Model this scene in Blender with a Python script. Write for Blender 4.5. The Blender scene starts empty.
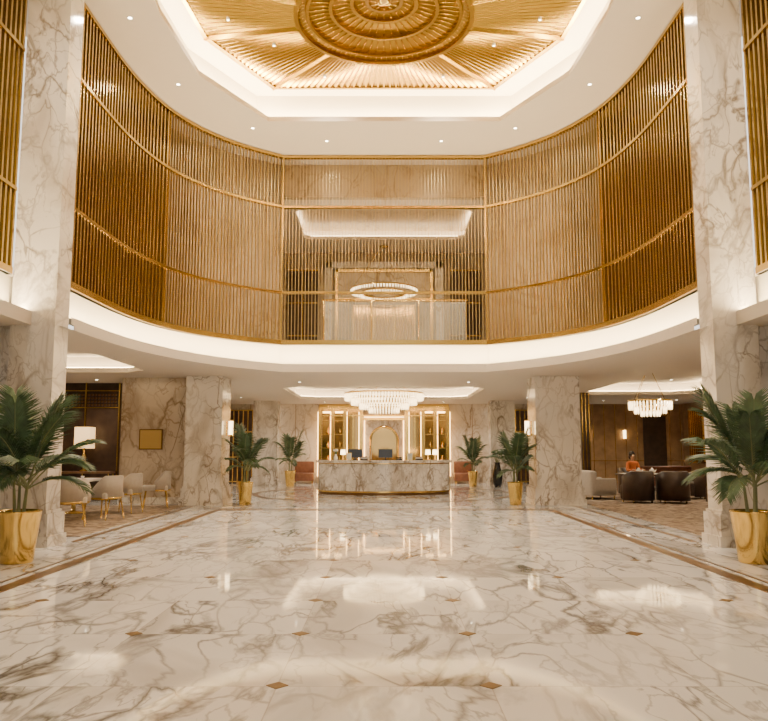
import bpy, math, random
from mathutils import Matrix, Vector
random.seed(7)
S=bpy.context.scene
# ---------------------------------------------------------------- materials
def nmat(name):
    m=bpy.data.materials.new(name); m.use_nodes=True
    nt=m.node_tree; b=nt.nodes['Principled BSDF']
    return m,nt,b
def simple(name,col,rough=.5,metal=0,emit=None,es=0,noise=.0,nscale=6,spec=None):
    m,nt,b=nmat(name)
    b.inputs['Base Color'].default_value=(*col,1); b.inputs['Roughness'].default_value=rough
    b.inputs['Metallic'].default_value=metal
    if spec is not None: b.inputs['Specular IOR Level'].default_value=spec
    if emit: b.inputs['Emission Color'].default_value=(*emit,1); b.inputs['Emission Strength'].default_value=es
    if noise>0:
        tc=nt.nodes.new('ShaderNodeTexCoord'); n=nt.nodes.new('ShaderNodeTexNoise'); n.inputs['Scale'].default_value=nscale; n.inputs['Detail'].default_value=5
        r=nt.nodes.new('ShaderNodeValToRGB')
        r.color_ramp.elements[0].position=.3; r.color_ramp.elements[1].position=.7
        r.color_ramp.elements[0].color=tuple(c*(1-noise) for c in col)+(1,)
        r.color_ramp.elements[1].color=tuple(min(1,c*(1+noise)) for c in col)+(1,)
        nt.links.new(tc.outputs['Object'],n.inputs['Vector']); nt.links.new(n.outputs['Fac'],r.inputs['Fac']); nt.links.new(r.outputs['Color'],b.inputs['Base Color'])
    return m
def marble(name,base,dark,vein,rough=.12,sc=1.0,tile=None,ridge=.03,vstr=.8,rot=.6,vmin=.25,vw=.035):
    m,nt,b=nmat(name); N=nt.nodes; L=nt.links
    tc=N.new('ShaderNodeTexCoord'); src=tc.outputs['Object']
    vec=src; seam=None
    if tile:
        add=N.new('ShaderNodeVectorMath'); add.operation='ADD'; add.inputs[1].default_value=(tile/2+tile*20,tile*20+tile*.32,0.5)
        L.new(src,add.inputs[0])
        dv=N.new('ShaderNodeVectorMath'); dv.operation='SCALE'; dv.inputs['Scale'].default_value=1/tile; L.new(add.outputs[0],dv.inputs[0])
        fl=N.new('ShaderNodeVectorMath'); fl.operation='FLOOR'; L.new(dv.outputs[0],fl.inputs[0])
        wn=N.new('ShaderNodeTexWhiteNoise'); wn.noise_dimensions='3D'; L.new(fl.outputs[0],wn.inputs['Vector'])
        sc2=N.new('ShaderNodeVectorMath'); sc2.operation='SCALE'; sc2.inputs['Scale'].default_value=9; L.new(wn.outputs['Color'],sc2.inputs[0])
        a2=N.new('ShaderNodeVectorMath'); a2.operation='ADD'; L.new(src,a2.inputs[0]); L.new(sc2.outputs[0],a2.inputs[1]); vec=a2.outputs[0]
        fr=N.new('ShaderNodeVectorMath'); fr.operation='FRACTION'; L.new(dv.outputs[0],fr.inputs[0])
        sp=N.new('ShaderNodeSeparateXYZ'); L.new(fr.outputs[0],sp.inputs[0])
        ws=[]
        for ax in ('X','Y'):
            s1=N.new('ShaderNodeMath'); s1.operation='PINGPONG'; s1.inputs[1].default_value=.5; L.new(sp.outputs[ax],s1.inputs[0])
            s2=N.new('ShaderNodeMath'); s2.operation='LESS_THAN'; s2.inputs[1].default_value=.003; L.new(s1.outputs[0],s2.inputs[0]); ws.append(s2)
        mx=N.new('ShaderNodeMath'); mx.operation='MAXIMUM'; L.new(ws[0].outputs[0],mx.inputs[0]); L.new(ws[1].outputs[0],mx.inputs[1]); seam=mx.outputs[0]
    mp=N.new('ShaderNodeMapping'); mp.inputs['Rotation'].default_value=(.3*(tile is None),.5*(tile is None),rot); mp.inputs['Scale'].default_value=(sc,sc*.42,sc*.6)
    L.new(vec,mp.inputs['Vector'])
    n0=N.new('ShaderNodeTexNoise'); n0.inputs['Scale'].default_value=.9; n0.inputs['Detail'].default_value=6; n0.inputs['Distortion'].default_value=1.2; L.new(mp.outputs[0],n0.inputs['Vector'])
    r0=N.new('ShaderNodeValToRGB'); r0.color_ramp.elements[0].position=.34; r0.color_ramp.elements[0].color=(*dark,1); r0.color_ramp.elements[1].position=.50; r0.color_ramp.elements[1].color=(*base,1); L.new(n0.outputs['Fac'],r0.inputs['Fac'])
    def ridges(scale,width,dist,seed):
        n=N.new('ShaderNodeTexNoise'); n.noise_dimensions='4D'; n.inputs['W'].default_value=seed; n.inputs['Scale'].default_value=scale; n.inputs['Detail'].default_value=7; n.inputs['Roughness'].default_value=.5; n.inputs['Distortion'].default_value=dist; L.new(mp.outputs[0],n.inputs['Vector'])
        s=N.new('ShaderNodeMath'); s.operation='SUBTRACT'; s.inputs[1].default_value=.5; L.new(n.outputs['Fac'],s.inputs[0])
        a=N.new('ShaderNodeMath'); a.operation='ABSOLUTE'; L.new(s.outputs[0],a.inputs[0])
        mr=N.new('ShaderNodeMapRange'); mr.inputs['From Min'].default_value=0; mr.inputs['From Max'].default_value=width; mr.inputs['To Min'].default_value=1; mr.inputs['To Max'].default_value=0; L.new(a.outputs[0],mr.inputs['Value']); return mr.outputs[0]
    v1=ridges(1.1,ridge,1.0,1.0); v2=ridges(2.3,ridge*.6,.9,5.0)
    ns=N.new('ShaderNodeVectorMath'); ns.operation='SCALE'; ns.inputs['Scale'].default_value=.9; L.new(n0.outputs['Color'],ns.inputs[0])
    av=N.new('ShaderNodeVectorMath'); av.operation='ADD'; L.new(mp.outputs[0],av.inputs[0]); L.new(ns.outputs[0],av.inputs[1])
    vo=N.new('ShaderNodeTexVoronoi'); vo.feature='DISTANCE_TO_EDGE'; vo.inputs['Scale'].default_value=2.1; L.new(av.outputs[0],vo.inputs['Vector'])
    mv=N.new('ShaderNodeMapRange'); mv.inputs['From Max'].default_value=vw; mv.inputs['To Min'].default_value=.8; mv.inputs['To Max'].default_value=0; L.new(vo.outputs['Distance'],mv.inputs['Value'])
    m1=N.new('ShaderNodeMath'); m1.operation='MAXIMUM'; L.new(v1,m1.inputs[0])
    h=N.new('ShaderNodeMath'); h.operation='MULTIPLY'; h.inputs[1].default_value=.6; L.new(v2,h.inputs[0]); L.new(h.outputs[0],m1.inputs[1])
    m2=N.new('ShaderNodeMath'); m2.operation='MAXIMUM'; L.new(m1.outputs[0],m2.inputs[0]); L.new(mv.outputs[0],m2.inputs[1])
    nm=N.new('ShaderNodeTexNoise'); nm.inputs['Scale'].default_value=1.4; nm.inputs['Detail'].default_value=2; L.new(mp.outputs[0],nm.inputs['Vector'])
    mm=N.new('ShaderNodeMapRange'); mm.inputs['From Min'].default_value=.38; mm.inputs['From Max'].default_value=.6; mm.inputs['To Min'].default_value=vmin; mm.inputs['To Max'].default_value=vstr; L.new(nm.outputs['Fac'],mm.inputs['Value'])
    m3=N.new('ShaderNodeMath'); m3.operation='MULTIPLY'; L.new(m2.outputs[0],m3.inputs[0]); L.new(mm.outputs[0],m3.inputs[1])
    mix=N.new('ShaderNodeMixRGB'); L.new(m3.outputs[0],mix.inputs['Fac']); L.new(r0.outputs['Color'],mix.inputs['Color1']); mix.inputs['Color2'].default_value=(*vein,1)
    out=mix.outputs[0]
    if seam:
        mh=N.new('ShaderNodeMath'); mh.operation='MULTIPLY'; mh.inputs[1].default_value=.45; L.new(seam,mh.inputs[0])
        mx2=N.new('ShaderNodeMixRGB'); L.new(mh.outputs[0],mx2.inputs['Fac']); L.new(out,mx2.inputs['Color1']); mx2.inputs['Color2'].default_value=(.35,.28,.22,1); out=mx2.outputs[0]
    L.new(out,b.inputs['Base Color']); b.inputs['Roughness'].default_value=rough
    return m
GOLD=simple('gold_metal',(.54,.37,.10),.24,1)
GOLDP=simple('polished_gold',(.72,.50,.15),.15,1)
GOLDC=simple('gold_ceiling_leaf',(.58,.37,.045),.20,1)
GOLDD=simple('antique_gold',(.26,.155,.02),.30,1)
FIN=simple('brushed_gold_fin',(.52,.365,.125),.26,1)
FINE=simple('champagne_fin',(.55,.41,.19),.34,1)
BRONZE=simple('bronze',(.18,.10,.045),.35,.8)
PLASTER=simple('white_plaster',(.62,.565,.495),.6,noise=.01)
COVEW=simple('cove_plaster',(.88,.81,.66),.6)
BACKB=simple('bronze_backing',(.14,.085,.03),.5,noise=.15,nscale=2)
BACKC=marble('gallery_wall_stone',(.42,.335,.225),(.29,.22,.14),(.15,.105,.06),.3,.8,ridge=.02,vstr=.7,rot=.5)
FLOORM=marble('floor_marble',(.90,.885,.86),(.66,.64,.615),(.16,.14,.125),.045,.80,tile=1.36,ridge=.028,vstr=1.0,rot=.75,vmin=.38,vw=.040)
WALLM=marble('wall_marble',(.64,.555,.44),(.45,.37,.28),(.22,.15,.095),.16,.8,ridge=.024,vstr=.9,rot=.5)
COLM=marble('column_marble',(.78,.735,.67),(.56,.51,.445),(.23,.185,.145),.14,1.0,ridge=.028,vstr=1.0,rot=.5,vmin=.35)
DESKM=marble('desk_marble',(.80,.745,.67),(.53,.47,.40),(.22,.165,.12),.12,1.9,ridge=.03,vstr=.95,rot=.3)
COVE=simple('cove_light',(1,.9,.75),.5,emit=(1,.76,.44),es=150)
COVEB=simple('cove_light_bright',(1,.9,.75),.5,emit=(1,.78,.48),es=120)
COVEM=simple('cove_light_medium',(1,.9,.75),.5,emit=(1,.76,.44),es=26)
LAMP=simple('lamp_glow',(1,.9,.7),.5,emit=(1,.70,.35),es=8)
GLOWP=simple('portal_added_glow',(1,.8,.5),.5,emit=(1,.56,.18),es=12)  # glowing strips added to make the portal read bright gold
SPOTM=simple('downlight_glow',(1,.9,.8),.5,emit=(1,.85,.6),es=30)
CRYST=simple('crystal_glow',(1,.92,.8),.15,emit=(1,.70,.34),es=5)
INLAY=simple('brown_inlay',(.13,.07,.028),.3,noise=.3,nscale=3,spec=.25)
BRASS=simple('brass_inlay',(.17,.095,.025),.5,.1,spec=.15)
DARKW=simple('dark_walnut',(.045,.025,.015),.35,noise=.3,nscale=5)
WOOD=simple('walnut',(.20,.11,.05),.35,noise=.3,nscale=5)
CREAM=simple('cream_upholstery',(.42,.375,.32),.8,noise=.05,nscale=20)
LEATH=simple('dark_leather',(.05,.030,.020),.4,noise=.2,nscale=8)
REDBR=simple('redbrown_leather',(.18,.065,.03),.45,noise=.2,nscale=8)
MIRROR=simple('bronze_mirror',(.50,.32,.11),.08,1)
DGLASS=simple('dark_screen',(.02,.02,.022),.15)
WHITE=simple('white_ceramic',(.8,.78,.74),.25)
SOIL=simple('soil',(.05,.03,.02),.9)
LEAF=simple('palm_leaf',(.055,.105,.045),.42,noise=.4,nscale=7)
STEM=simple('palm_stem',(.18,.20,.09),.6)
SKIN=simple('skin',(.55,.32,.2),.5)
HAIR=simple('black_hair',(.015,.01,.008),.5)
ORANGE=simple('orange_cloth',(.62,.17,.04),.8)
BLACKC=simple('black_cloth',(.02,.02,.022),.8)
def rugmat():
    m,nt,b=nmat('rug_weave'); N=nt.nodes; L=nt.links
    tc=N.new('ShaderNodeTexCoord'); n=N.new('ShaderNodeTexNoise'); n.inputs['Scale'].default_value=3; n.inputs['Detail'].default_value=8; n.inputs['Distortion'].default_value=2
    r=N.new('ShaderNodeValToRGB'); e=r.color_ramp.elements; e[0].position=.4; e[0].color=(.15,.10,.065,1); e[1].position=.6; e[1].color=(.36,.28,.20,1)
    L.new(tc.outputs['Object'],n.inputs['Vector']); L.new(n.outputs['Fac'],r.inputs['Fac']); L.new(r.outputs['Color'],b.inputs['Base Color']); b.inputs['Roughness'].default_value=.95; return m
RUG=rugmat()
def glassm():
    m,nt,b=nmat('balustrade_glass'); b.inputs['Base Color'].default_value=(.85,.88,.85,1); b.inputs['Alpha'].default_value=.18; b.inputs['Roughness'].default_value=.03; return m
GLASS=glassm()
# ---------------------------------------------------------------- mesh builder
class MB:
    def __init__(s): s.v=[];s.f=[];s.mi=[];s.sm=[];s.mats=[];s.M=Matrix.Identity(4)
    def add(s,vs,fs,mat,smooth=False):
        o=len(s.v); s.v+=[tuple(s.M@Vector(v)) for v in vs]
        if mat not in s.mats: s.mats.append(mat)
        k=s.mats.index(mat)
        for f in fs: s.f.append(tuple(i+o for i in f)); s.mi.append(k); s.sm.append(smooth)
    def box(s,x0,x1,y0,y1,z0,z1,mat):
        vs=[(x,y,z) for z in (z0,z1) for y in (y0,y1) for x in (x0,x1)]
        s.add(vs,[(0,2,3,1),(4,5,7,6),(0,1,5,4),(2,6,7,3),(0,4,6,2),(1,3,7,5)],mat)
    def cbox(s,x0,x1,y0,y1,z0,z1,c,mat,n=3):
        prof=[(0,z0),(0,z1-c)]+[(c*(1-math.cos(a)),z1-c+c*math.sin(a)) for a in [math.pi/2*i/n for i in range(1,n+1)]]
        rings=[]
        for ins,z in prof:
            r=[];R=max(c-ins,.0005)
            for cx,cy,a0 in ((x1-c,y1-c,0),(x0+c,y1-c,90),(x0+c,y0+c,180),(x1-c,y0+c,270)):
                for i in range(n+1):
                    a=math.radians(a0+90*i/n); r.append((cx+R*math.cos(a),cy+R*math.sin(a),z))
            rings.append(r)
        k=len(rings[0]); vs=sum(rings,[]); fs=[]
        for j in range(len(rings)-1):
            for i in range(k): fs.append((j*k+i,j*k+(i+1)%k,(j+1)*k+(i+1)%k,(j+1)*k+i))
        s.add(vs,fs,mat,True); s.add(rings[-1],[tuple(range(k))],mat); s.add(rings[0],[tuple(reversed(range(k)))],mat)
    def lathe(s,prof,mat,cx=0,cy=0,seg=28,smooth=True,a0=0,a1=360):
        full=(a1-a0)>=360; n=seg if full else seg+1; vs=[];fs=[]
        for r,z in prof:
            for i in range(n):
                a=math.radians(a0+(a1-a0)*i/seg); vs.append((cx+r*math.cos(a),cy+r*math.sin(a),z))
        for j in range(len(prof)-1):
            for i in range(seg):
                i2=(i+1)%n; fs.append((j*n+i,j*n+i2,(j+1)*n+i2,(j+1)*n+i))
        s.add(vs,fs,mat,smooth)
    def tube(s,pts,rad,mat,n=8,smooth=True):
        pts=[Vector(p) for p in pts]; 
        if not hasattr(rad,'__len__'): rad=[rad]*len(pts)
        vs=[]
        for i,p in enumerate(pts):
            t=(pts[min(i+1,len(pts)-1)]-pts[max(i-1,0)]).normalized()
            u=t.cross(Vector((0,0,1)))
            if u.length<1e-3: u=t.cross(Vector((1,0,0)))
            u.normalize(); w=t.cross(u)
            for k in range(n):
                a=2*math.pi*k/n; vs.append(p+rad[i]*(u*math.cos(a)+w*math.sin(a)))
        fs=[]
        for i in range(len(pts)-1):
            for k in range(n): fs.append((i*n+k,i*n+(k+1)%n,(i+1)*n+(k+1)%n,(i+1)*n+k))
        fs.append(tuple(range(n))); fs.append(tuple(reversed(range((len(pts)-1)*n,len(pts)*n))))
        s.add(vs,fs,mat,smooth)
    def ball(s,c,r,mat,n=12,sc=(1,1,1)):
        vs=[];fs=[];m=n//2
        for j in range(m+1):
            ph=math.pi*j/m
            for i in range(n):
                a=2*math.pi*i/n; vs.append((c[0]+r*sc[0]*math.sin(ph)*math.cos(a),c[1]+r*sc[1]*math.sin(ph)*math.sin(a),c[2]+r*sc[2]*math.cos(ph)))
        for j in range(m):
            for i in range(n): fs.append((j*n+i,(j+1)*n+i,(j+1)*n+(i+1)%n,j*n+(i+1)%n))
        s.add(vs,fs,mat,True)
    def strip(s,p,q,z0,z1,mat,smooth=False):
        n=len(p); vs=[(a[0],a[1],z0) for a in p]+[(a[0],a[1],z1) for a in q]
        s.add(vs,[(i,i+1,n+i+1,n+i) for i in range(n-1)],mat,smooth)
    def prism(s,poly,z0,z1,mat,smooth=False):
        n=len(poly); vs=[(*p,z0) for p in poly]+[(*p,z1) for p in poly]
        fs=[tuple(reversed(range(n))),tuple(range(n,2*n))]
        s.add(vs,fs,mat)
        s.add(vs,[(i,(i+1)%n,n+(i+1)%n,n+i) for i in range(n)],mat,smooth)
    def holed(s,outer,holes,z,mat):
        from mathutils.geometry import tessellate_polygon
        loops=[outer]+holes
        flat=[p for l in loops for p in l]
        tris=tessellate_polygon([[Vector((*p,0)) for p in l] for l in loops])
        s.add([(*p,z) for p in flat],[tuple(t) for t in tris],mat)
    def mesh(s,name):
        me=bpy.data.meshes.new(name); me.from_pydata(s.v,[],s.f)
        for m in s.mats: me.materials.append(m)
        me.polygons.foreach_set('material_index',s.mi); me.polygons.foreach_set('use_smooth',s.sm); me.update(); return me
    def done(s,name,loc=(0,0,0),rz=0,scale=1):
        return put(s.mesh(name),name,loc,rz,scale)
def put(me,name,loc=(0,0,0),rz=0,scale=1):
    o=bpy.data.objects.new(name,me); o.location=loc; o.rotation_euler=(0,0,rz); o.scale=(scale,)*3; S.collection.objects.link(o); return o
def chaikin(p,k=2):
    for _ in range(k):
        q=[p[0]]
        for a,b in zip(p[:-1],p[1:]):
            q.append((a[0]*.75+b[0]*.25,a[1]*.75+b[1]*.25)); q.append((a[0]*.25+b[0]*.75,a[1]*.25+b[1]*.75))
        q.append(p[-1]); p=q
    return p
def full(h):
    h=chaikin(h); return [(-x,y) for x,y in h]+[(x,y) for x,y in reversed(h)]
LC=3.45; SB=4.25; HC=9.5; RC=10.3
screenH=[(5.45,12.4),(5.45,13.8),(5.42,15.4),(5.15,17.0),(4.55,18.3),(3.7,19.3),(2.75,20)]
lipH=[(5.15,12.4),(5.10,13.8),(4.92,15.2),(4.5,16.6),(3.9,17.8),(3.2,18.7),(2.6,19.3)]
coveH=[(5.53,12.4),(5.53,13.8),(5.5,15.43),(5.23,17.05),(4.61,18.36),(3.75,19.37),(2.78,20.08)]
backH=[(6.05,12.4),(6.05,13.8),(6.0,15.6),(5.7,17.4),(5.0,18.9),(4.0,20.0),(2.85,20.7)]
SCR=full(screenH); LIP=full(lipH); COV=full(coveH); BCK=full(backH)
def lerp(P,Q,t): return [(p[0]*(1-t)+q[0]*t,p[1]*(1-t)+q[1]*t) for p,q in zip(P,Q)]
# ---------------------------------------------------------------- shell
b=MB(); b.box(-13.5,13.5,-6,34,-.1,0,FLOORM); b.done('floor')
b=MB()
for s in (-1,1):
    b.box(s*4.10-.09,s*4.10+.09,-5,19.0,0,.004,INLAY)
    b.box(s*4.32-.02,s*4.32+.02,-5,19.2,0,.004,INLAY)
    b.box(s*5.02-.05,s*5.02+.05,12.5,19.9,0,.004,INLAY)
b.box(-4.01,4.01,18.82,19.0,0,.004,INLAY); b.box(-4.3,4.3,19.2,19.23,0,.004,INLAY)
b.done('trim_1')
b=MB()
for ix in (-3.40,-2.04,-.68,.68,2.04,3.40):
    for k in range(-3,10):
        if abs(ix)>1 and (k<1 or (k+int(abs(ix)>3))%2==0): continue
        y=5.02+1.36*k; r=.072
        if y>18.5: continue
        b.prism([(ix-r,y),(ix,y-r),(ix+r,y),(ix,y+r)],0,.004,BRASS)
b.done('trim_2')
b=MB(); 
for r0,r1,mt in ((4.2,4.4,INLAY),(3.3,3.36,INLAY)):
    n=64; vs=[];fs=[]
    for i in range(n):
        a=2*math.pi*i/n
        for r in (r0,r1): vs.append((r*math.cos(a),25.9+.95*r*math.sin(a)*1.1,.004))
    for i in range(n): fs.append((2*i,2*i+1,(2*i+3)%(2*n),(2*i+2)%(2*n)))
    b.add(vs,fs,mt)
b.done('trim_3')
for x0,x1 in ((-10.5,-5.2),(5.5,12)):
    b=MB(); b.box(x0,x1,13.2,20.2 if x0<0 else 27,0,.012,RUG)
    b.box(x0+.25,x1-.25,13.45,13.5,.012,.014,CREAM); b.done('rug')
# upper ceiling
HX=[(2.85,17.8),(4.0,15.5),(4.15,13.2),(4.0,11.2),(2.85,9.2)]
OCT=[(-x,y) for x,y in HX]+[(x,y) for x,y in reversed(HX)]
def inset(poly,d):
    cy=13.5; out=[]
    for x,y in poly:
        out.append((x-(d if x>0 else -d),y-(d if y>cy else -d)))
    return out
b=MB()
b.holed([(-7,-6),(7,-6),(7,21),(-7,21)],[OCT],HC,PLASTER)
cl=OCT+[OCT[0]]
b.strip(cl,cl,HC,HC+.12,PLASTER)
l3=inset(OCT,-.06); l3=l3+[l3[0]]
b.strip(cl,l3,HC+.12,HC+.14,PLASTER)
OUTc=inset(OCT,-.35); ol=OUTc+[OUTc[0]]
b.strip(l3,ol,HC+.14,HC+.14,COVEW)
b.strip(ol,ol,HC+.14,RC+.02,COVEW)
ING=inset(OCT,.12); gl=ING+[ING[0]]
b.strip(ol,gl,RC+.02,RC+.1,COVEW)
b.strip(gl,gl,RC+.1,RC-.04,GOLD); gi=inset(OCT,.2); gi+=[gi[0]]; b.strip(gl,gi,RC-.04,RC-.04,GOLD); b.strip(gi,gi,RC-.04,RC,GOLD)
b.box(-7,7,-6,21,RC+1.2,RC+1.3,PLASTER)
b.done('ceiling')
b=MB()
A=inset(OCT,-.10);B=inset(OCT,-.2); A=A+[A[0]];B=B+[B[0]]
b.strip(A,B,HC+.16,HC+.16,COVEB); b.done('cove_light_strip')
# gold ceiling with medallion
b=MB(); RC0=(0,14.65); RR=1.8
ringp=[(RC0[0]+RR*math.cos(2*math.pi*i/48),RC0[1]+RR*math.sin(2*math.pi*i/48)) for i in range(48)]
b.holed(ING,[ringp],RC,GOLDD)
n=len(ING); c=Vector(RC0)
for i in range(n):
    p,q=Vector(ING[i]),Vector(ING[(i+1)%n]); e=(q-p); Ln=e.length; e.normalize()
    k=max(2,int(Ln/.15))
    for j in range(1,k):
        s0=p+e*(Ln*j/k); d=(c-s0); D=d.length; d.normalize(); s1=c-d*(RR+.04)
        u=Vector((-d.y,d.x)); w0=u*.058; w1=u*max(.014,.058*RR/D); h=.04
        vs=[(*(s0-w0),RC),(*(s0+w0),RC),(*(s1+w1),RC),(*(s1-w1),RC),(*(s0),RC-h),(*(s1),RC-h*.5)]
        b.add(vs,[(0,3,5,4),(1,4,5,2),(0,4,1),(3,2,5)],GOLDC)
    d=(c-p).normalized(); s1=c-d*RR; w=Vector((-d.y,d.x))*.04
    b.add([(*(p-w),RC),(*(p+w),RC),(*(s1+w),RC),(*(s1-w),RC),(*p,RC-.08),(*s1,RC-.08)],[(0,3,5,4),(1,4,5,2)],GOLDC)
segs=[([(RR+.05,RC),(RR+.05,RC-.07),(RR-.04,RC-.07),(RR-.05,RC+.05)],GOLDC),([(RR-.05,RC+.05),(1.62,RC+.08)],GOLDD),([(1.62,RC+.08),(1.61,RC+.03),(1.55,RC+.03),(1.54,RC+.16)],GOLDC),([(1.54,RC+.16),(1.15,RC+.22)],GOLDD),([(1.15,RC+.22),(1.14,RC+.16),(1.07,RC+.16),(1.06,RC+.3)],GOLDC),([(1.06,RC+.3),(.72,RC+.36)],GOLDD),([(.72,RC+.36),(.71,RC+.30),(.63,RC+.30),(.62,RC+.4)],GOLDC),([(.62,RC+.4),(.4,RC+.42)],GOLDD),([(.4,RC+.42),(.39,RC+.35),(.32,RC+.35),(.30,RC+.42)],GOLDP),([(.30,RC+.42),(.001,RC+.42)],GOLDD)]
for pr,mt in segs: b.lathe(pr,mt,*RC0,seg=64,smooth=False)
for k,(r0,r1,zz,m,rr) in enumerate(((1.13,1.55,.17,60,.014),(.70,1.07,.30,40,.013),(1.63,1.76,.05,90,.011),(.39,.63,.38,24,.010))):
    for i in range(m):
        a=2*math.pi*i/m; ca,sa=math.cos(a),math.sin(a)
        b.tube([(RC0[0]+r0*ca,RC0[1]+r0*sa,RC+zz+.04),(RC0[0]+r1*ca,RC0[1]+r1*sa,RC+zz-.02)],rr,GOLDC,4)
for i in range(12):
    a=2*math.pi*i/12; b.tube([(RC0[0],RC0[1],RC+.34),(RC0[0]+.33*math.cos(a),RC0[1]+.33*math.sin(a),RC+.38)],.014,GOLDP,5)
b.lathe([(.16,RC+.36),(.12,RC+.30),(.001,RC+.28)],GOLDP,*RC0,seg=24)
b.done('gold_ceiling_medallion')
# downlights
DL=[]
for s in (-1,1):
    DL+=[(s*4.75,13.3,HC),(s*4.55,15.9,HC),(s*3.3,18.2,HC),(s*1.5,19.0,HC),(s*4.9,10,HC),(s*4.9,5,HC)]
DG=[(-2.4,15.6,RC),(2.4,15.6,RC),(-3.2,14.6,RC),(3.2,14.6,RC),(-1.4,17.0,RC),(1.4,17.0,RC),(2.6,12.6,RC),(-2.6,12.6,RC)]
b=MB()
for x,y,z in DL+DG:
    k=1 if z==HC else .6
    z-= .005 if z==HC else .07
    b.lathe([(.06*k,z+.06),(.06*k,z),(.038*k,z)],PLASTER,x,y,16); b.lathe([(.038*k,z),(.001,z)],SPOTM,x,y,16)
LDL=[(x,y,LC) for x in (-8.2,8.2) for y in (14,17.5,21.5)]+[(x,y,LC) for x in (-4.9,-2.5,2.5,4.9) for y in (22.3,31.8)]+[(x,y,LC) for x in (-5.5,5.5) for y in (25,29)]+[(10.5,24,LC),(9,31,LC),(11.8,30.5,LC),(-10.5,18,LC),(0,31.8,LC)]  # includes lamps by the portal added to brighten it
for x,y,z in LDL:
    z-=.005; b.lathe([(.05,z+.02),(.05,z),(.035,z)],PLASTER,x,y,14); b.lathe([(.035,z),(.001,z)],SPOTM,x,y,14)
b.done('recessed_downlight')
# lower ceiling
REC=[(-3.3,3.3,24.0,30.5),(-9.3,-6.0,15.0,19.4),(7.0,11.0,18.8,27.5)]
hole=[(-5.6,-4.5),(-5.6,12.0),(-5.16,12.0)]+LIP+[(5.16,12.0),(5.6,12.0),(5.6,-4.5)]
b=MB()
def octo(x0,x1,y0,y1,c): return [(x0+c,y0),(x1-c,y0),(x1,y0+c),(x1,y1-c),(x1-c,y1),(x0+c,y1),(x0,y1-c),(x0,y0+c)]
RO=[octo(*r,.6) for r in REC]
b.holed([(-13.5,-6),(13.5,-6),(13.5,34),(-13.5,34)],[hole]+RO,LC,PLASTER)
b.box(-13.5,-7.1,-6,34,LC+.6,LC+.7,PLASTER); b.box(7.1,13.5,-6,34,LC+.6,LC+.7,PLASTER); b.box(-7.1,7.1,21,34,LC+.6,LC+.7,PLASTER)
for r,o in zip(REC,RO):
    oo=o+[o[0]]; b.strip(oo,oo,LC,LC+.12,PLASTER)
    w=octo(r[0]-.22,r[1]+.22,r[2]-.22,r[3]+.22,.7); ww=w+[w[0]]
    b.strip(oo,ww,LC+.12,LC+.12,PLASTER); b.strip(ww,ww,LC+.12,LC+.42,PLASTER); b.add([(*p,LC+.42) for p in w],[tuple(range(8))],PLASTER)
# lip fascia + ledge + cove
LI=lerp(LIP,COV,.12); LJ=lerp(LIP,COV,.18); LK=lerp(LIP,COV,.94)
b.strip(LIP,LIP,LC,LC+.09,PLASTER,True)
b.strip(LIP,LI,LC+.09,LC+.10,PLASTER); b.strip(LI,LI,LC+.10,LC+.22,PLASTER,True); b.strip(LI,LJ,LC+.22,LC+.22,PLASTER)
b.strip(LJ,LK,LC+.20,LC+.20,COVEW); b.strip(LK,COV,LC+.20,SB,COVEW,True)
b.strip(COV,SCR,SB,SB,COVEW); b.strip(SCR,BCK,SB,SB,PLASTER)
for s in (-1,1):
    ps=[(s*5.6,-4.5),(s*5.6,12.0)]; pb=[(s*6.0,-4.5),(s*6.0,12.0)]; pk=[(s*6.6,-4.5),(s*6.6,12.0)]
    b.strip(ps,ps,LC,LC+.22,PLASTER); b.strip(ps,pb,LC+.20,LC+.20,PLASTER); b.strip(pb,pb,LC+.20,SB,COVEW); b.strip([(s*5.9,-4.5),(s*5.9,12)],pk,SB,SB,PLASTER)
b.done('ceiling')
b=MB()
b.strip(lerp(LIP,COV,.35),lerp(LIP,COV,.50),LC+.215,LC+.215,COVE)
for s in (-1,1): b.strip([(s*5.70,-4.4),(s*5.70,11.9)],[(s*5.78,-4.4),(s*5.78,11.9)],LC+.215,LC+.215,COVE)
b.done('cove_light_strip')
b=MB()
for r in REC:
    o=octo(r[0]-.05,r[1]+.05,r[2]-.05,r[3]+.05,.6); w=octo(r[0]-.15,r[1]+.15,r[2]-.15,r[3]+.15,.66); o+=[o[0]];w+=[w[0]]
    b.strip(o,w,LC+.14,LC+.14,COVEM)
b.done('cove_light_strip')
# ---------------------------------------------------------------- slatted screens
def along(P,step):
    out=[];acc=0
    for a,c in zip(P[:-1],P[1:]):
        a,c=Vector(a),Vector(c); L_=(c-a).length
        if L_<1e-6: continue
        t=acc
        while t<L_:
            out.append((a+(c-a)*(t/L_),(c-a)/L_)); t+=step
        acc=t-L_
    return out
def fins(b,P,step,depth,th,z0,z1,mat):
    for p,d in along(P,step):
        nn=Vector((-d.y,d.x)); a=p-d*th/2-nn*depth/2; c=p+d*th/2-nn*depth/2; e=p+d*th/2+nn*depth/2; f=p-d*th/2+nn*depth/2
        b.prism([tuple(a),tuple(c),tuple(e),tuple(f)],z0,z1,mat)
def rail(b,P,z0,z1,w,mat):
    O=[];I=[]
    for i,p in enumerate(P):
        a=Vector(P[max(i-1,0)]);c=Vector(P[min(i+1,len(P)-1)]); d=(c-a).normalized(); nn=Vector((-d.y,d.x)); O.append(tuple(Vector(p)+nn*w/2)); I.append(tuple(Vector(p)-nn*w/2))
    b.strip(O,O,z0,z1,mat); b.strip(I,I,z0,z1,mat); b.strip(O,I,z0,z0,mat); b.strip(O,I,z1,z1,mat)
iA=next(i for i,p in enumerate(SCR) if p[1]>17.0); n=len(SCR)
half=n//2
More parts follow.
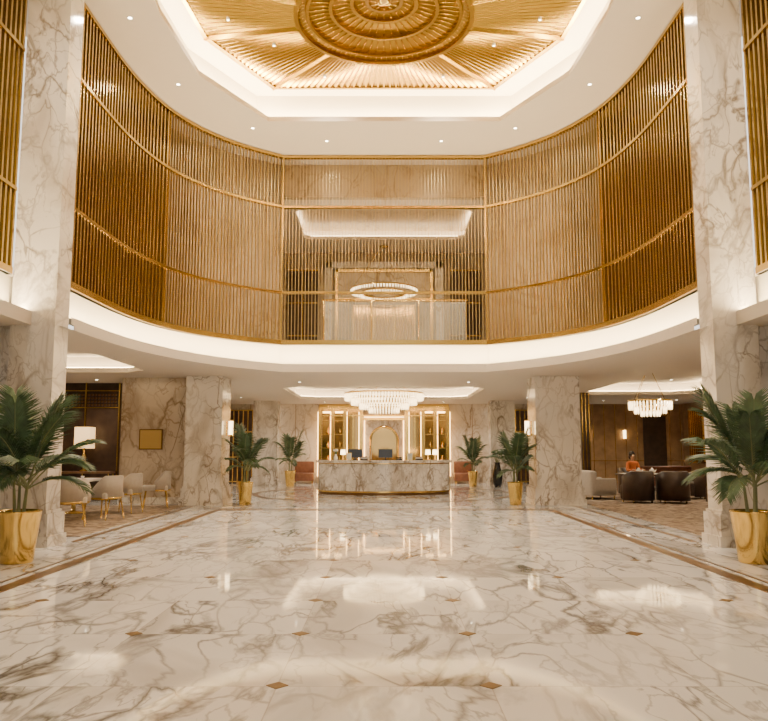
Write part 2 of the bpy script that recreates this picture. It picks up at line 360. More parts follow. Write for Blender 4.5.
Lp=SCR[:iA+1]; Rp=list(reversed(SCR[n-1-iA:]))
Md=SCR[iA:half]; Mr=list(reversed(SCR[half:n-iA])); Ce=[SCR[half-1],SCR[half]]
RAILS=((SB+.0,SB+.12),(5.63,5.69),(8.0,8.06),(HC-.09,HC-.02))
def scr(P,step,d,th,mat,ends=True):
    b=MB(); fins(b,P,step,d,th,SB+.01,HC-.02,mat)
    for z0,z1 in RAILS: rail(b,P,z0,z1,.13,GOLD)
    if ends:
        p=P[-1]; b.box(p[0]-.02,p[0]+.02,p[1]-.07,p[1]+.03,SB+.01,HC-.02,GOLD)
    b.done('slatted_screen')
scr(Lp,.15,.075,.055,FIN); scr(Rp,.15,.075,.055,FIN)
scr(Md,.105,.045,.020,FINE); scr(Mr,.105,.045,.020,FINE)
scr(Ce,.09,.025,.012,FINE,False)
for s in (-1,1): scr([(s*5.98,-4.4),(s*5.98,11.8)],.15,.075,.055,FIN,False)
# backing walls
b=MB()
nl=len(BCK)//2
k=next(i for i,p in enumerate(BCK) if p[1]>17.6)
b.strip(BCK[:k+1],BCK[:k+1],SB,HC,BACKB,True); b.strip(BCK[-k-1:],BCK[-k-1:],SB,HC,BACKB,True)
b.strip(BCK[k:nl],BCK[k:nl],SB,HC,BACKC,True); b.strip(BCK[nl:-k],BCK[nl:-k],SB,HC,BACKC,True)
b.box(-2.85,2.85,20.7,20.9,8.55,HC,BACKC)
b.done('wall_back_upper')
for s,nm in ((-1,'left'),(1,'right')):
    b=MB(); b.box(s*6.6-.05,s*6.6+.05,-6,12.4,SB,HC,BACKB); b.done('wall_%s_upper'%nm)
# upper lounge
b=MB()
b.box(-4.6,4.6,20.7,27.2,SB+.0,SB+.15,WALLM)
b.done('floor_upper_lounge')
b=MB()
b.box(-4.6,4.6,27,27.2,SB+.15,8.6,BACKC); b.box(-4.7,-4.6,20.9,27,SB+.15,8.9,BACKC); b.box(4.6,4.7,20.9,27,SB+.15,8.9,BACKC)
for s in (-1,1):
    b.box(s*2.98-.13,s*2.98+.13,20.72,20.98,SB,8.55,BACKC)
    b.box(s*3.8-.85,s*3.8+.85,20.9,21.1,SB,8.9,BACKC)
    b.box(s*2.0-.14,s*2.0+.14,26.7,27,SB+.15,8.2,COLM); b.box(s*1.72-.05,s*1.72+.05,26.8,27,SB+.15,7.95,GOLDP)
    b.box(s*2.95-.55,s*2.95+.55,26.9,27.0,SB+.15,7.9,DARKW); b.box(s*2.95-.03,s*2.95+.03,26.86,26.9,SB+.15,7.9,GOLD)
    for zz in (5.5,6.7,7.9): b.box(s*2.95-.55,s*2.95+.55,26.88,26.9,zz,zz+.05,GOLD)
b.box(-2.14,2.14,26.7,27,7.98,8.2,COLM); b.box(-1.77,1.77,26.8,27,7.85,7.95,GOLDP)
b.box(-1.67,1.67,26.95,27,6.9,7.85,WALLM); b.box(-1.67,1.67,26.92,27,6.82,6.9,GOLDP)
b.box(-1.1,1.1,26.9,27,SB+.15,6.6,MIRROR)
for x in (-1.1,-.37,.37,1.1): b.box(x-.03,x+.03,26.86,26.93,SB+.15,6.6,GOLD)
b.box(-1.13,1.13,26.86,26.93,6.57,6.65,GOLD)
b.done('wall_upper_lounge')
b=MB(); ro=octo(-2.7,2.7,22.0,25.2,.2)
b.holed([(-4.7,20.7),(4.7,20.7),(4.7,27.2),(-4.7,27.2)],[ro],8.6,PLASTER); oo=ro+[ro[0]]; w=octo(-2.9,2.9,21.8,25.4,.26); ww=w+[w[0]]
b.strip(oo,oo,8.6,8.72,PLASTER); b.strip(oo,ww,8.72,8.72,PLASTER); b.strip(ww,ww,8.72,8.95,PLASTER); b.add([(*p,8.95) for p in w],[tuple(range(8))],BACKC)
b.done('ceiling_upper_lounge')
b=MB(); o=octo(-2.75,2.75,21.95,25.25,.2); w=octo(-2.83,2.83,21.87,25.33,.24); b.strip(o+[o[0]],w+[w[0]],8.74,8.74,COVEM); b.done('cove_light_strip')
b=MB(); b.box(-1.65,2.25,20.45,20.47,SB+.16,5.5,GLASS); b.tube([(-1.7,20.46,5.55),(2.3,20.46,5.55)],.03,GOLDP)
for x in (-1.65,-.35,.95,2.25): b.tube([(x,20.46,SB+.02),(x,20.46,5.55)],.02,GOLDP)
b.done('glass_balustrade')
def chandelier(rings,loc,drop,name='crystal_chandelier'):
    b=MB()
    for R,z,h in rings:
        nn=int(2*math.pi*R/.10)
        b.lathe([(R+.02,z+.02),(R+.02,z+.07),(R-.03,z+.07),(R-.03,z+.02),(R+.02,z+.02)],GOLDP,seg=40)
        for i in range(nn):
            a=2*math.pi*i/nn; x,y=R*math.cos(a),R*math.sin(a)
            b.lathe([(.001,z-h),(.020,z-h+.03),(.024,z-.02),(.015,z+.02)],CRYST,x,y,6)
    z0=rings[0][1]+.05
    for i in range(4):
        a=math.pi/2*i+.4; R=rings[0][0]; b.tube([(R*math.cos(a),R*math.sin(a),z0),(.06*math.cos(a),.06*math.sin(a),z0+drop)],.008,GOLD,5)
        R2=rings[-1][0]; b.tube([(R*math.cos(a),R*math.sin(a),z0),(R2*math.cos(a),R2*math.sin(a),rings[-1][1]+.04)],.008,GOLD,5)
    b.lathe([(.001,z0+drop-.04),(.16,z0+drop-.03),(.16,z0+drop),(.001,z0+drop)],GOLD,seg=20)
    return b.done(name,loc)
chandelier([(1.32,.14,.20),(1.10,-.03,.18),(.82,-.18,.17),(.5,-.32,.16)],(0,25.6,3.16),.51)
chandelier([(.60,.0,.22),(.44,-.16,.18),(.26,-.28,.14)],(7.85,22.3,2.85),.95)
chandelier([(1.15,.0,.09),(.8,-.12,.09)],(0,25.9,6.95),1.55)
# ---------------------------------------------------------------- columns
def column(x0,x1,y0,y1,top,base=.5):
    b=MB(); b.box(x0,x1,y0,y1,0,top,COLM)
    b.box(x0-.06,x1+.06,y0-.06,y1+.06,0,base,COLM); b.box(x0-.09,x1+.09,y0-.09,y1+.09,0,.16,COLM)
    b.box(x0-.03,x1+.03,y0-.03,y1+.03,base,base+.05,COLM)
    return b
for s in (-1,1):
    xs=sorted((s*5.22,s*5.93)); b=column(*xs,11.85,12.36,HC)
    xp=sorted((s*5.9,s*7.4)); b.box(*xp,12.0,12.36,0,LC,COLM)
    b.box(*xp,11.94,12.36,0,.5,COLM)
    b.done('marble_column')
    for yy in (3.0,-4.6):
        xs=sorted((s*5.22,s*5.93)); column(*xs,yy,yy+.7,HC).done('marble_column')
column(-5.35,-4.36,20.4,21.5,LC,base=.45).done('marble_column')
column(4.08,5.28,20.4,21.5,LC,base=.45).done('marble_column')
b=MB(); b.box(-7.25,-5.35,20.9,21.3,0,LC,WALLM); b.box(-7.25,-5.35,20.86,20.9,0,.18,COLM); b.done('wall_left_marble')
PLQ=simple('plaque_brass',(.55,.38,.13),.45,.6)
b=MB(); b.box(-6.72,-6.08,20.85,20.9,1.47,2.03,BRASS); b.box(-6.69,-6.11,20.84,20.85,1.50,2.0,PLQ); b.done('wall_plaque')
b=MB(); b.box(-13.5,13.5,33.5,33.8,0,LC,WALLM)
for x in (-5.9,-5.0,-3.9,3.9,5.0): b.box(x-.01,x+.01,33.49,33.5,0,LC,BRONZE)
# walnut and gold panelling in the lounge
PANEL=simple('honey_walnut_panel',(.33,.20,.095),.35,noise=.25,nscale=3)
b.box(7.2,13.2,33.44,33.5,0,LC,PANEL)
for i in range(13): b.box(7.3+.48*i-.012,7.3+.48*i+.012,33.425,33.44,0,LC,GOLDP)
b.box(7.2,13.2,33.425,33.44,.95,.98,GOLDP)
b.done('wall_back')
b=MB(); b.box(-13.5,-13.2,-6,33.5,0,LC,WALLM); b.done('wall_left')
b=MB(); b.box(13.2,13.5,-6,33.5,0,LC,WALLM); b.box(13.17,13.2,20,33.4,0,LC,PANEL); b.done('wall_right')
b=MB(); b.box(-13.5,-3,-6.2,-6,0,LC+.6,WALLM); b.box(3,13.5,-6.2,-6,0,LC+.6,WALLM); b.box(-7,-3,-6.2,-6,LC+.6,HC,WALLM); b.box(3,7,-6.2,-6,LC+.6,HC,WALLM)  # unseen end wall, opening left so world light fills the hall
for x in (-3,-1,1,3): b.box(x-.05,x+.05,-6.15,-6.05,0,HC,BRONZE)
for z in (2.6,5,7.4): b.box(-3,3,-6.15,-6.05,z,z+.08,BRONZE)
b.done('wall_front')
for x0,x1 in ((-5.35,-4.35),(4.35,5.35)):
    column(x0,x1,31,31.6,LC,.3).done('marble_pilaster')
b=MB(); b.box(-7.2,-6.9,21.3,33.5,0,LC,WALLM); b.done('wall_partition_left')
b=MB(); b.box(6.9,7.2,26.5,33.4,0,LC,DARKW)
for x in (6.93,7.05,7.17): b.box(x-.012,x+.012,26.46,26.5,0,LC,GOLD)
b.done('wall_partition_right')
for s in (-1,1):
    b=MB(); x0,x1=sorted((s*5.55,s*6.8)); b.box(x0,x1,33.3,33.48,0,3.2,DARKW)
    for i in range(7):
        x=x0+(x1-x0)*i/6; b.box(x-.025,x+.025,33.24,33.3,0,3.2,GOLDP)
    for z in (0.05,1.1,2.2,3.15): b.box(x0,x1,33.23,33.3,z,z+.05,GOLDP)
    b.done('door_%d'%(1 if s<0 else 2))
# reception portal
b=MB(); Y=33.33
b.box(-2.85,2.85,Y,33.49,3.25,LC-.01,GOLDP)
for x in (-2.8,-2.25,-1.72,-1.0,1.0,1.72,2.25,2.8): b.box(x-.07,x+.07,Y-.12,33.49,0,3.3,GOLDP)
for x in (-2.52,-1.98,1.98,2.52):
    b.box(x-.2,x+.2,Y+.05,33.45,0,3.25,MIRROR)
    for z in (.9,1.5,2.1,2.7): b.box(x-.2,x+.2,Y-.1,Y+.05,z,z+.035,GOLDP)
    b.box(x-.17,x+.17,Y,Y+.04,3.05,3.12,GLOWP)
    for z in (.94,1.54,2.14): b.lathe([(.001,z),(.05,z),(.07,z+.1),(.03,z+.2),(.04,z+.26)],GOLDP,x+.05,Y-.03,10)
for s in (-1,1):
    b.box(s*1.36-.3,s*1.36+.3,Y+.05,33.45,0,3.25,MIRROR); b.box(s*1.36-.02,s*1.36+.02,Y,Y+.05,0,3.25,GOLDP)
    for xx in (1.1,1.62,2.35,2.9): b.box(s*xx-.014,s*xx+.014,Y-.03,Y,0.3,3.1,GLOWP)
b.box(-.93,.93,Y+.1,33.48,0,3.25,WALLM)
arch=[(-.6,Y+.03,0.0)]+[(-.6*math.cos(math.pi*i/20),Y+.03,1.85+.6*math.sin(math.pi*i/20)) for i in range(21)]+[(.6,Y+.03,0.0)]
b.tube(arch,.05,GOLDP,8)
an=[(-.55,Y+.08,0)]+[(-.55*math.cos(math.pi*i/20),Y+.08,1.85+.55*math.sin(math.pi*i/20)) for i in range(21)]+[(.55,Y+.08,0)]
b.add(an,[tuple(range(len(an)))],MIRROR)
b.box(-.93,.93,Y,Y+.1,2.75,2.82,GOLDP); b.box(-.88,.88,Y+.02,Y+.06,2.86,2.89,GLOWP); b.box(-2.8,2.8,Y-.1,Y,2.9,2.96,GOLDP)
for s in (-1,1): b.box(s*.86-.013,s*.86+.013,Y+.04,Y+.08,.3,2.74,GLOWP)
b.done('gold_portal')
for x in (-3.45,3.45):
    b=MB(); b.cbox(-.42,.42,-.25,.25,.12,.46,.05,REDBR); b.cbox(-.42,.42,.15,.27,.46,.95,.05,REDBR)
    for sx in (-.36,.36):
        for sy in (-.2,.2): b.tube([(sx,sy,0),(sx,sy,.13)],.02,GOLD)
    b.done('upholstered_bench',(x,32.9,0))
# reception desk
def ering(rx,ry,a0,a1,n): return [(rx*math.cos(math.radians(a0+(a1-a0)*i/n)),ry*math.sin(math.radians(a0+(a1-a0)*i/n))) for i in range(n+1)]
def eseg(b,rx0,ry0,rx1,ry1,z0,z1,mat,a0=160,a1=380,n=48):
    o=ering(rx0,ry0,a0,a1,n); i_=ering(rx1,ry1,a0,a1,n)
    b.strip(o,o,z0,z1,mat,True); b.strip(i_,i_,z0,z1,mat,True); b.strip(o,i_,z1,z1,mat); b.strip(o,i_,z0,z0,mat)
    for k in (0,-1):
        b.add([(*o[k],z0),(*i_[k],z0),(*i_[k],z1),(*o[k],z1)],[(0,1,2,3)],mat)
b=MB()
eseg(b,2.20,1.25,1.95,1.0,0,.08,BRONZE); eseg(b,2.24,1.29,1.95,1.0,.08,.13,GOLDP); eseg(b,2.22,1.27,1.9,.95,.13,1.0,DESKM); eseg(b,2.24,1.29,1.9,.95,1.0,1.03,GOLDP)
eseg(b,2.30,1.35,1.65,.75,1.03,1.12,DESKM); eseg(b,1.9,.95,1.3,.5,.72,.76,WOOD)
b.done('reception_desk',(0,25.9,0))
def ontop(x): return 25.9-1.08*math.sqrt(max(0,1-(x/1.98)**2))
def item(fn,name,x,dy=0,rz=0):
    b=MB(); fn(b); return b.done(name,(x,ontop(x)+dy,1.121),rz)
def monitor(b):
    b.cbox(-.11,.11,-.08,.08,0,.015,.007,DGLASS); b.box(-.02,.02,.0,.02,.01,.12,DGLASS); b.box(-.23,.23,-.01,.015,.08,.36,DGLASS); b.box(-.235,.235,.015,.02,.075,.365,GOLD)
def dlamp(b):
    b.lathe([(.001,0),(.07,0),(.07,.02),(.012,.03),(.012,.2)],GOLDP,seg=16); b.lathe([(.09,.18),(.075,.34),(.001,.34)],LAMP,seg=20); b.lathe([(.09,.18),(.001,.18)],LAMP,seg=20)
def books(b):
    b.box(-.12,.12,-.09,.09,0,.05,DARKW); b.box(-.11,.11,-.08,.08,.05,.09,WHITE); b.box(-.1,.1,-.08,.08,.09,.12,REDBR)
def vase(b):
    b.lathe([(.001,0),(.05,0),(.075,.06),(.05,.13),(.03,.17),(.045,.19)],WHITE,seg=18)
    for i in range(14):
        a=i*2.4; r=.03+.05*random.random(); b.tube([(0,0,.15),(r*math.cos(a),r*math.sin(a),.27+.06*random.random())],.004,LEAF,4); b.ball((r*math.cos(a),r*math.sin(a),.3+.05*random.random()),.022,WHITE,8)
def frame(b):
    b.box(-.09,.09,-.01,.01,0,.24,GOLDP); b.box(-.075,.075,-.014,-.01,.015,.225,WHITE); b.box(-.02,.02,.01,.08,0,.015,GOLDP)
def phone(b):
    b.cbox(-.1,.1,-.1,.1,0,.05,.01,DGLASS); b.tube([(-.1,0,.08),(.1,0,.08)],.022,DGLASS); b.box(-.06,.06,-.08,-.02,.05,.055,WHITE)
item(monitor,'computer_monitor',0.05); item(dlamp,'desk_lamp',-1.35); item(frame,'framed_notice',-1.15); item(frame,'framed_notice',.85); item(dlamp,'desk_lamp',1.45); item(dlamp,'desk_lamp',1.7,.0)
item(vase,'flower_vase',-1.6); item(books,'book_stack',-.65); item(phone,'desk_phone',.5); item(books,'book_stack',1.15); item(monitor,'computer_monitor',-.95,.12)
def sconce(loc,rz=0):
    b=MB(); b.box(-.05,.05,-.02,0,-.2,.2,GOLDP); b.box(-.02,.02,-.1,0,-.02,.02,GOLDP)
    b.lathe([(.001,-.18),(.06,-.18),(.06,.22),(.001,.22)],LAMP,0,-.13,18); b.lathe([(.065,-.22),(.065,-.17),(.001,-.17)],GOLDP,0,-.13,18); b.lathe([(.065,.2),(.065,.24),(.001,.24)],GOLDP,0,-.13,18)
    b.done('wall_sconce',loc,rz)
sconce((-4.36,20.95,2.05),math.pi/2); sconce((4.08,20.95,2.05),-math.pi/2)
sconce((10.55,33.42,2.1)); sconce((8.9,33.42,2.1)); sconce((13.17,28.5,2.1),-math.pi/2)
# ---------------------------------------------------------------- plants
def frond(b,base,az,el,Ln,droop,nl=20,lw=.035,ll=.34):
    base=Vector(base); h=Vector((math.cos(az),math.sin(az),0)); pts=[];N_=12
    for i in range(N_+1):
        t=i/N_; pts.append(base+h*(Ln*t*math.cos(el)*(1-.1*t))+Vector((0,0,Ln*(math.sin(el)*t-droop*t*t))))
    b.tube(pts,[.010*(1-.75*i/N_)+.002 for i in range(N_+1)],STEM,5)
    side=h.cross(Vector((0,0,1)))
    for k in range(nl):
        t=.22+.76*k/(nl-1); f=t*N_; i=min(int(f),N_-1); p=pts[i].lerp(pts[i+1],f-i); tan=(pts[i+1]-pts[i]).normalized()
        L_=Ln*ll*(math.sin(math.pi*(.18+.72*(t-.2)/.8))**.7)
        for s in (-1,1):
            sp=.95-.55*t
            d=(side*s*sp+tan*(1.05-sp*.5)+Vector((0,0,.22-.1*random.random()))).normalized()
            d2=(d+Vector((0,0,-.45-.2*random.random()))).normalized()
            w=tan.cross(d).cross(d).normalized()*lw*Ln*.55
            m=p+d*L_*.45; q=m+d2*L_*.55; up=Vector((0,0,.006))
            b.add([p-w*.25,p+w*.25,m+w*.8,m-w*.8,q,m+up*2,p+up],[(0,6,5,3),(6,1,2,5),(3,5,4),(5,2,4)],LEAF)
def palm(name,loc,H,R,pr,ph,nf=16,seed=1,rz=0,nl=20,lw=.035):
    random.seed(seed); b=MB()
    b.lathe([(.001,0),(pr*.70,0),(pr*.74,.02),(pr*.8,ph*.3),(pr*.93,ph*.75),(pr,ph*.97),(pr*1.03,ph),(pr*.95,ph),(pr*.92,ph*.93)],GOLDP,seg=40)
    b.lathe([(pr*.93,ph*.93),(.001,ph*.95)],SOIL,seg=24)
    ns=4
    tops=[]
    for i in range(ns):
        a=i*2.1; r=pr*.35; top=(r*.9*math.cos(a),r*.9*math.sin(a),ph+(H-ph)*(.14+.08*random.random()))
        b.tube([(r*.6*math.cos(a),r*.6*math.sin(a),ph*.9),top],[.025,.018],STEM,7); tops.append(top)
    for i in range(nf):
        az=i*2.39996+random.random()*.3; lev=i/nf
        el=math.radians(80-54*lev+random.uniform(-6,6)); dr=.18+.44*lev
        Ln=(H-ph)*(.95-.12*lev)*random.uniform(.9,1.05)
        if lev>.35: Ln=min(Ln,R/math.cos(el)*.95)
        frond(b,tops[i%ns],az,el,Ln,dr,nl,lw)
    return b.done(name,loc,rz)
palm('potted_palm',(-4.87,10.25,0),2.42,.98,.285,.68,18,3,lw=.026,nl=28)
palm('potted_palm',(4.92,10.25,0),2.36,.98,.285,.68,18,11,rz=.7,lw=.026,nl=28)
palm('potted_palm',(-3.75,20.7,0),2.12,.72,.21,.6,14,5,nl=16,lw=.045)
palm('potted_palm',(3.55,20.7,0),2.06,.72,.21,.6,14,8,nl=16,lw=.045)
palm('potted_palm',(-3.75,30.5,0),2.15,.6,.22,.62,13,15,nl=14,lw=.05)
palm('potted_palm',(3.55,30.5,0),2.05,.6,.2,.6,13,18,nl=14,lw=.05)
b=MB(); b.lathe([(.001,0),(.13,0),(.18,.15),(.2,.45),(.12,.8),(.1,.9),(.14,.95)],DGLASS,seg=24)
for i in range(22):
    a=i*2.4; r=.25*random.random()+.05; z=1.15+.3*random.random(); b.tube([(0,0,.85),(r*.5*math.cos(a),r*.5*math.sin(a),1.05),(r*math.cos(a),r*math.sin(a),z)],.006,STEM,4); b.ball((r*math.cos(a),r*math.sin(a),z),.06,LEAF,8,(1,1,.6))
b.done('tall_vase',(4.5,30.3,0))
# ---------------------------------------------------------------- dining furniture
def shell(b,ri,ro,z0,zf,zb,a0,a1,mat,n=20,sx=1,sy=1):
    O=[];I=[]
    for i in range(n+1):
        t=i/n; a=math.radians(a0+(a1-a0)*t); z=zf+(zb-zf)*min(1,math.sin(math.pi*t)*1.5)
        O.append((sx*ro*math.cos(a),sy*ro*math.sin(a),z)); I.append((sx*ri*math.cos(a),sy*ri*math.sin(a),z))
    m=n+1; vs=[]
    for P in (O,I): vs+= [(x,y,z0) for x,y,z in P]+[(x,y,z-.02) for x,y,z in P]
    md=[((o[0]+i_[0])/2,(o[1]+i_[1])/2,o[2]) for o,i_ in zip(O,I)]; vs+=md; fs=[]
    for i in range(n):
        fs+=[(i,i+1,m+i+1,m+i),(2*m+i+1,2*m+i,3*m+i,3*m+i+1),(m+i,m+i+1,4*m+i+1,4*m+i),(3*m+i+1,3*m+i,4*m+i,4*m+i+1),(i+1,i,2*m+i,2*m+i+1)]
    fs+=[(0,m,4*m,3*m,2*m),(n,2*m+n,3*m+n,4*m+n,m+n)]
    b.add(vs,fs,mat,True)
b=MB()
b.cbox(-.27,.27,-.24,.28,.38,.48,.04,CREAM); shell(b,.26,.31,.40,.54,.78,175,365,CREAM,sx=1.05,sy=1)
b.lathe([(.30,.36),(.315,.38),(.315,.40),(.26,.40)],GOLDP,a0=175,a1=365,seg=20)
for x in (-.2,.2):
    for y in (-.2,.2): b.tube([(x,y,.39),(x*1.25,y*1.25,0)],[.016,.011],GOLDP,8)
b.tube([(-.2,.2,.38),(.2,.2,.38)],.01,GOLDP,6)
DCH=b.mesh('dining_chair')
for x,y,r in ((-6.1,14.9,.35),(-5.95,16.3,1.25),(-6.0,17.8,1.45),(-5.75,19.3,1.9),(-8.4,16.2,-1.5),(-8.4,17.5,-1.6)):
    put(DCH,'dining_chair',(x,y,.014),r,1.18)
b=MB(); b.cbox(-.55,.55,-1.3,1.3,.74,.79,.02,WHITE)
for y in (-.8,.8):
    b.lathe([(.001,0),(.28,0),(.28,.02),(.05,.05),(.05,.72),(.18,.74)],GOLDP,0,y,24)
b.tube([(0,-.8,.3),(0,.8,.3)],.02,GOLDP); b.done('dining_table',(-7.2,17.0,.014))
CUP=MB(); CUP.lathe([(.001,0),(.075,.005),(.08,.012),(.03,.012),(.03,.02),(.042,.07),(.038,.07),(.028,.025),(.001,.025)],WHITE,seg=16); CUPM=CUP.mesh('coffee_cup')
for x,y in ((-6.9,16.4),(-6.9,17.5),(-7.4,17.1)): put(CUPM,'coffee_cup',(x,y,.805))
b=MB(); b.box(-11.5,-7.6,22.6,22.8,0,LC,DARKW)
for x in (-9.9,-8.9,-7.9): b.box(x-.02,x+.02,22.54,22.6,0,LC,GOLD)
for i in range(19):
    for j in range(4): b.box(-9.85+.1*i,-9.79+.1*i,22.56,22.6,2.76+.1*j,2.82+.1*j,BRONZE)
for z in (2.7,3.2): b.box(-9.9,-7.9,22.55,22.6,z,z+.03,GOLD)
b.done('wall_left_panelled')
b=MB(); b.box(-9.6,-7.9,22.0,22.45,.78,.84,WOOD); 
for x in (-9.55,-7.95):
    for y in (22.03,22.42): b.tube([(x,y,0),(x,y,.78)],.02,GOLD)
b.box(-9.5,-8.0,22.05,22.4,.25,.28,GOLD); b.done('console_table')
b=MB(); b.lathe([(.001,0),(.12,0),(.12,.03),(.04,.06),(.07,.25),(.09,.4),(.03,.55),(.02,.62)],GOLDP,seg=20)
LAMP2=simple('lampshade_glow',(1,.85,.6),.5,emit=(1,.58,.22),es=1.7)
b.box(-.22,.22,-.22,.22,.66,1.28,LAMP2)
b.done('table_lamp',(-8.75,22.22,.841))
# ---------------------------------------------------------------- lounge right
b=MB(); shell(b,.31,.40,.06,.66,.78,170,370,LEATH,n=24); b.cbox(-.30,.30,-.28,.34,.08,.44,.06,LEATH)
for x in (-.25,.25):
    for y in (-.22,.25): b.tube([(x,y,0),(x,y,.09)],.018,GOLD)
TUB=b.mesh('tub_chair')
for x,y,r in ((7.05,21.3,.25),(8.0,21.2,-.1),(9.0,20.2,.5),(9.3,23.0,1.4),(7.95,24.45,math.radians(195)),(10.2,20.9,.3)):
    put(TUB,'tub_chair',(x,y,.014),r,1.12)
def rtable(loc,R,name='round_table'):
    b=MB(); b.lathe([(.001,.74),(R,.74),(R+.01,.72),(R,.70),(.001,.70)],DARKW,seg=36); b.lathe([(R-.03,.745),(.001,.745)],WHITE,seg=36); b.lathe([(.05,.7),(.05,.06),(.3,.03),(.3,0),(.001,0)],GOLD,seg=24); b.done(name,loc)
rtable((7.7,22.85,.014),.75); rtable((9.9,19.5,.014),.5)
for x,y in ((7.3,22.55),(7.8,22.45),(8.1,22.95),(7.5,23.15),(9.8,19.4)): put(CUPM,'coffee_cup',(x,y,.76),x)
for x,y in ((7.6,22.8),(7.95,22.65)):
    b=MB(); b.lathe([(.001,0),(.06,.0),(.09,.05),(.06,.12),(.03,.15),(.02,.17),(.001,.18)],WHITE,seg=18); b.tube([(.07,0,.06),(.12,0,.1),(.13,0,.14)],[.014,.01,.008],WHITE,6); b.done('teapot',(x,y,.76))
def sofa(name,loc,rz,w,mat):
    b=MB(); b.cbox(-w/2,w/2,-.4,.4,.12,.3,.04,mat)
    k=2
    for i in range(k): b.cbox(-w/2+.14+(w-.28)/k*i,-w/2+.14+(w-.28)/k*(i+1)-.01,-.38,.2,.3,.45,.05,mat)
    b.cbox(-w/2,w/2,.2,.42,.12,.84,.07,mat)
    for s in (-1,1): b.cbox(min(s*w/2,s*(w/2-.14)),max(s*w/2,s*(w/2-.14)),-.4,.3,.12,.62,.05,mat)
    for x in (-w/2+.08,w/2-.08):
        for y in (-.34,.34): b.tube([(x,y,0),(x,y,.13)],.02,GOLD)
    return b.done(name,loc,rz)
sofa('cream_sofa',(6.35,22.9,.014),math.pi*.55,1.1,CREAM); sofa('leather_sofa',(10.6,28.8,0),0,2.2,REDBR); sofa('leather_sofa',(12.4,25.2,0.014),-math.pi/2,2.4,REDBR)
for i,y in enumerate((31.8,29.9,27.0,25.0)):
    b=MB(); b.box(13.11,13.165,y-.7,y+.7,.9,3.1,DARKW if i%2 else MIRROR)
    for k in range(8): yy=y-.7+1.4*k/7; b.box(13.05,13.11,yy-.02,yy+.02,.9,3.1,GOLDP)
    for z in (.9,2,3.08): b.box(13.04,13.11,y-.72,y+.72,z,z+.05,GOLDP)
    b.done('window_%d'%(i+1))
b=MB(); b.box(7.3,8.1,33.36,33.42,0,2.9,DARKW); b.box(7.25,8.15,33.34,33.42,2.9,2.96,GOLD); b.done('door_3')
b=MB(); b.box(11.4,12.4,33.36,33.42,0,2.9,DARKW); b.box(11.35,12.45,33.34,33.42,2.9,2.96,GOLD); b.done('door_4')
# ---------------------------------------------------------------- seated woman
def skin(name,verts,edges,rads,mat,parent,sub=2):
    me=bpy.data.meshes.new(name); me.from_pydata(verts,edges,[]); o=bpy.data.objects.new(name,me); S.collection.objects.link(o)
    md=o.modifiers.new('s','SKIN'); 
    for v,r in zip(me.skin_vertices[0].data,rads): v.radius=(r,r) if not isinstance(r,tuple) else r
    me.skin_vertices[0].data[0].use_root=True
    o.modifiers.new('u','SUBSURF').levels=sub; o.modifiers['u'].render_levels=sub
    me.materials.append(mat); o.parent=parent; return o
P=bpy.data.objects.new('seated_woman',None); S.collection.objects.link(P); P.location=(7.95,24.45,.03); P.rotation_euler=(0,0,math.radians(195)); 
body=[(0,0,.58),(0,0,.72),(0,.01,.88),(0,.02,1.0),(0,.02,1.07),(-.17,.02,1.01),(.17,.02,1.01),(-.22,.06,.78),(.22,.06,.78),(-.17,.28,.80),(.17,.28,.80)]
ed=[(0,1),(1,2),(2,3),(3,4),(3,5),(3,6),(5,7),(6,8),(7,9),(8,10)]
skin('blouse',body,ed,[(.15,.11),(.125,.095),(.14,.10),(.12,.085),(.055,.05),.06,.06,.048,.048,.036,.036],ORANGE,P)
leg=[(0,0,.56),(-.1,.05,.55),(.1,.05,.55),(-.11,.45,.54),(.11,.45,.54),(-.11,.48,.1),(.11,.48,.1),(-.11,.6,.05),(.11,.6,.05)]
skin('trousers',leg,[(0,1),(0,2),(1,3),(2,4),(3,5),(4,6),(5,7),(6,8)],[.13,.09,.09,.065,.065,.04,.04,.035,.035],BLACKC,P)
for s in (-1,1):
    w=(s*.17,.28,.80); hv=[w,(s*.15,.34,.80)]; he=[(0,1)]; hr=[.026,.03]
    for k,(dx,L_) in enumerate(((-.027,.065),(-.009,.075),(.009,.07),(.027,.055))):
        i=len(hv); hv+=[(s*.15+dx,.38,.803),(s*.15+dx,.38+L_*.5,.803),(s*.15+dx,.38+L_,.79)]; he+=[(1,i),(i,i+1),(i+1,i+2)]; hr+=[.009,.009,.007]
    i=len(hv); hv+=[(s*.15-s*.04,.345,.80),(s*.15-s*.055,.385,.795)]; he+=[(1,i),(i,i+1)]; hr+=[.010,.008]
    skin('hand',hv,he,hr,SKIN,P,1)
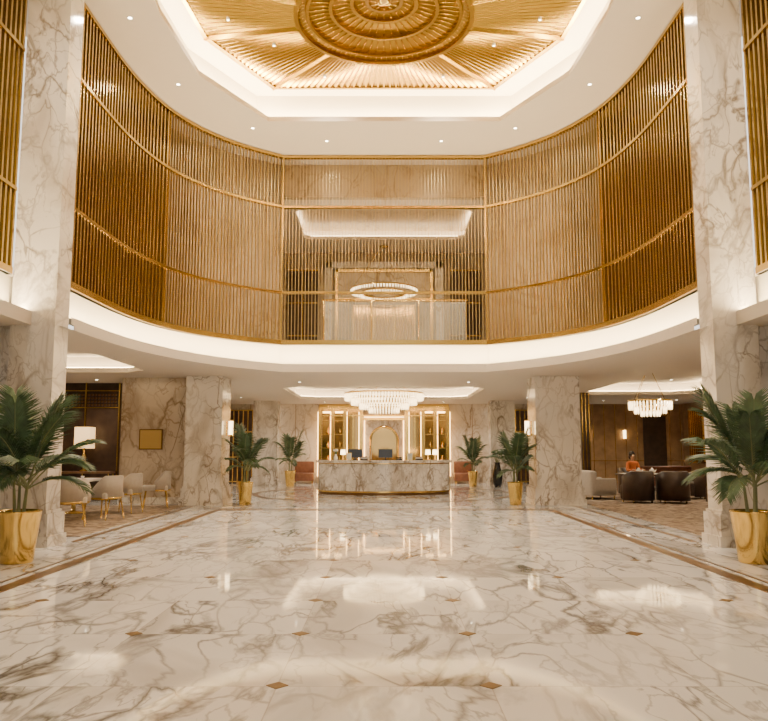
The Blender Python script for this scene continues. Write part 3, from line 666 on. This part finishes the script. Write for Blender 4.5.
skin('neck_and_head',[(0,.02,1.04),(0,.025,1.13),(0,.04,1.19),(0,.035,1.27),(0,.03,1.32)],[(0,1),(1,2),(2,3),(3,4)],[.05,.045,(.062,.075),(.078,.09),(.05,.06)],SKIN,P)
b=MB(); b.ball((0,.005,1.29),.105,HAIR,16,(.95,1.02,1.05)); b.ball((0,-.06,1.2),.075,HAIR,12,(1.1,.7,1.2))
o=b.done('hair'); o.parent=P
b=MB(); 
for s in (-1,1): b.ball((s*.032,.118,1.255),.010,WHITE,8); b.ball((s*.032,.126,1.255),.006,HAIR,8); b.ball((s*.078,.03,1.245),.018,SKIN,8,(.4,1,1.5))
b.ball((0,.13,1.235),.014,SKIN,8,(.8,1,1.3)); b.ball((0,.12,1.205),.02,REDBR,8,(1.1,.5,.35))
o=b.done('face_features'); o.parent=P
# ---------------------------------------------------------------- lights
W=(1,.84,.64)
def spot(x,y,z,e,size=110,r=.08,col=W):
    l=bpy.data.lights.new('downlight_and_fill_lamp','SPOT'); l.energy=e; l.spot_size=math.radians(size); l.spot_blend=.8; l.shadow_soft_size=r; l.color=col
    o=bpy.data.objects.new('downlight_and_fill_lamp',l); o.location=(x,y,z); S.collection.objects.link(o)
    return o
for x,y,z in DL: spot(x,y,z-.02,420,140)
for x,y,z in DG: spot(x,y,z-.08,330,140)
for x,y,z in LDL: spot(x,y,z-.02,380 if (abs(x)<3 and y>31) else 200,140,.05)  # stronger spots at the portal, put in to brighten its gold
for x in (-1.8,1.8): spot(x,23.2,8.55,300,140,.05)  # extra spots without fixtures, added to light the upper lounge
w=bpy.data.worlds.new('World'); S.world=w; w.use_nodes=True; w.node_tree.nodes['Background'].inputs[0].default_value=(1,.94,.86,1); w.node_tree.nodes['Background'].inputs[1].default_value=2.0
# ---------------------------------------------------------------- camera
c=bpy.data.cameras.new('camera'); c.sensor_width=36; c.sensor_fit='HORIZONTAL'; c.lens=36*756/768; c.clip_end=200
co=bpy.data.objects.new('camera',c); co.location=(0,0,1.5); co.rotation_euler=(math.radians(90+6.64),0,0); S.collection.objects.link(co); S.camera=co
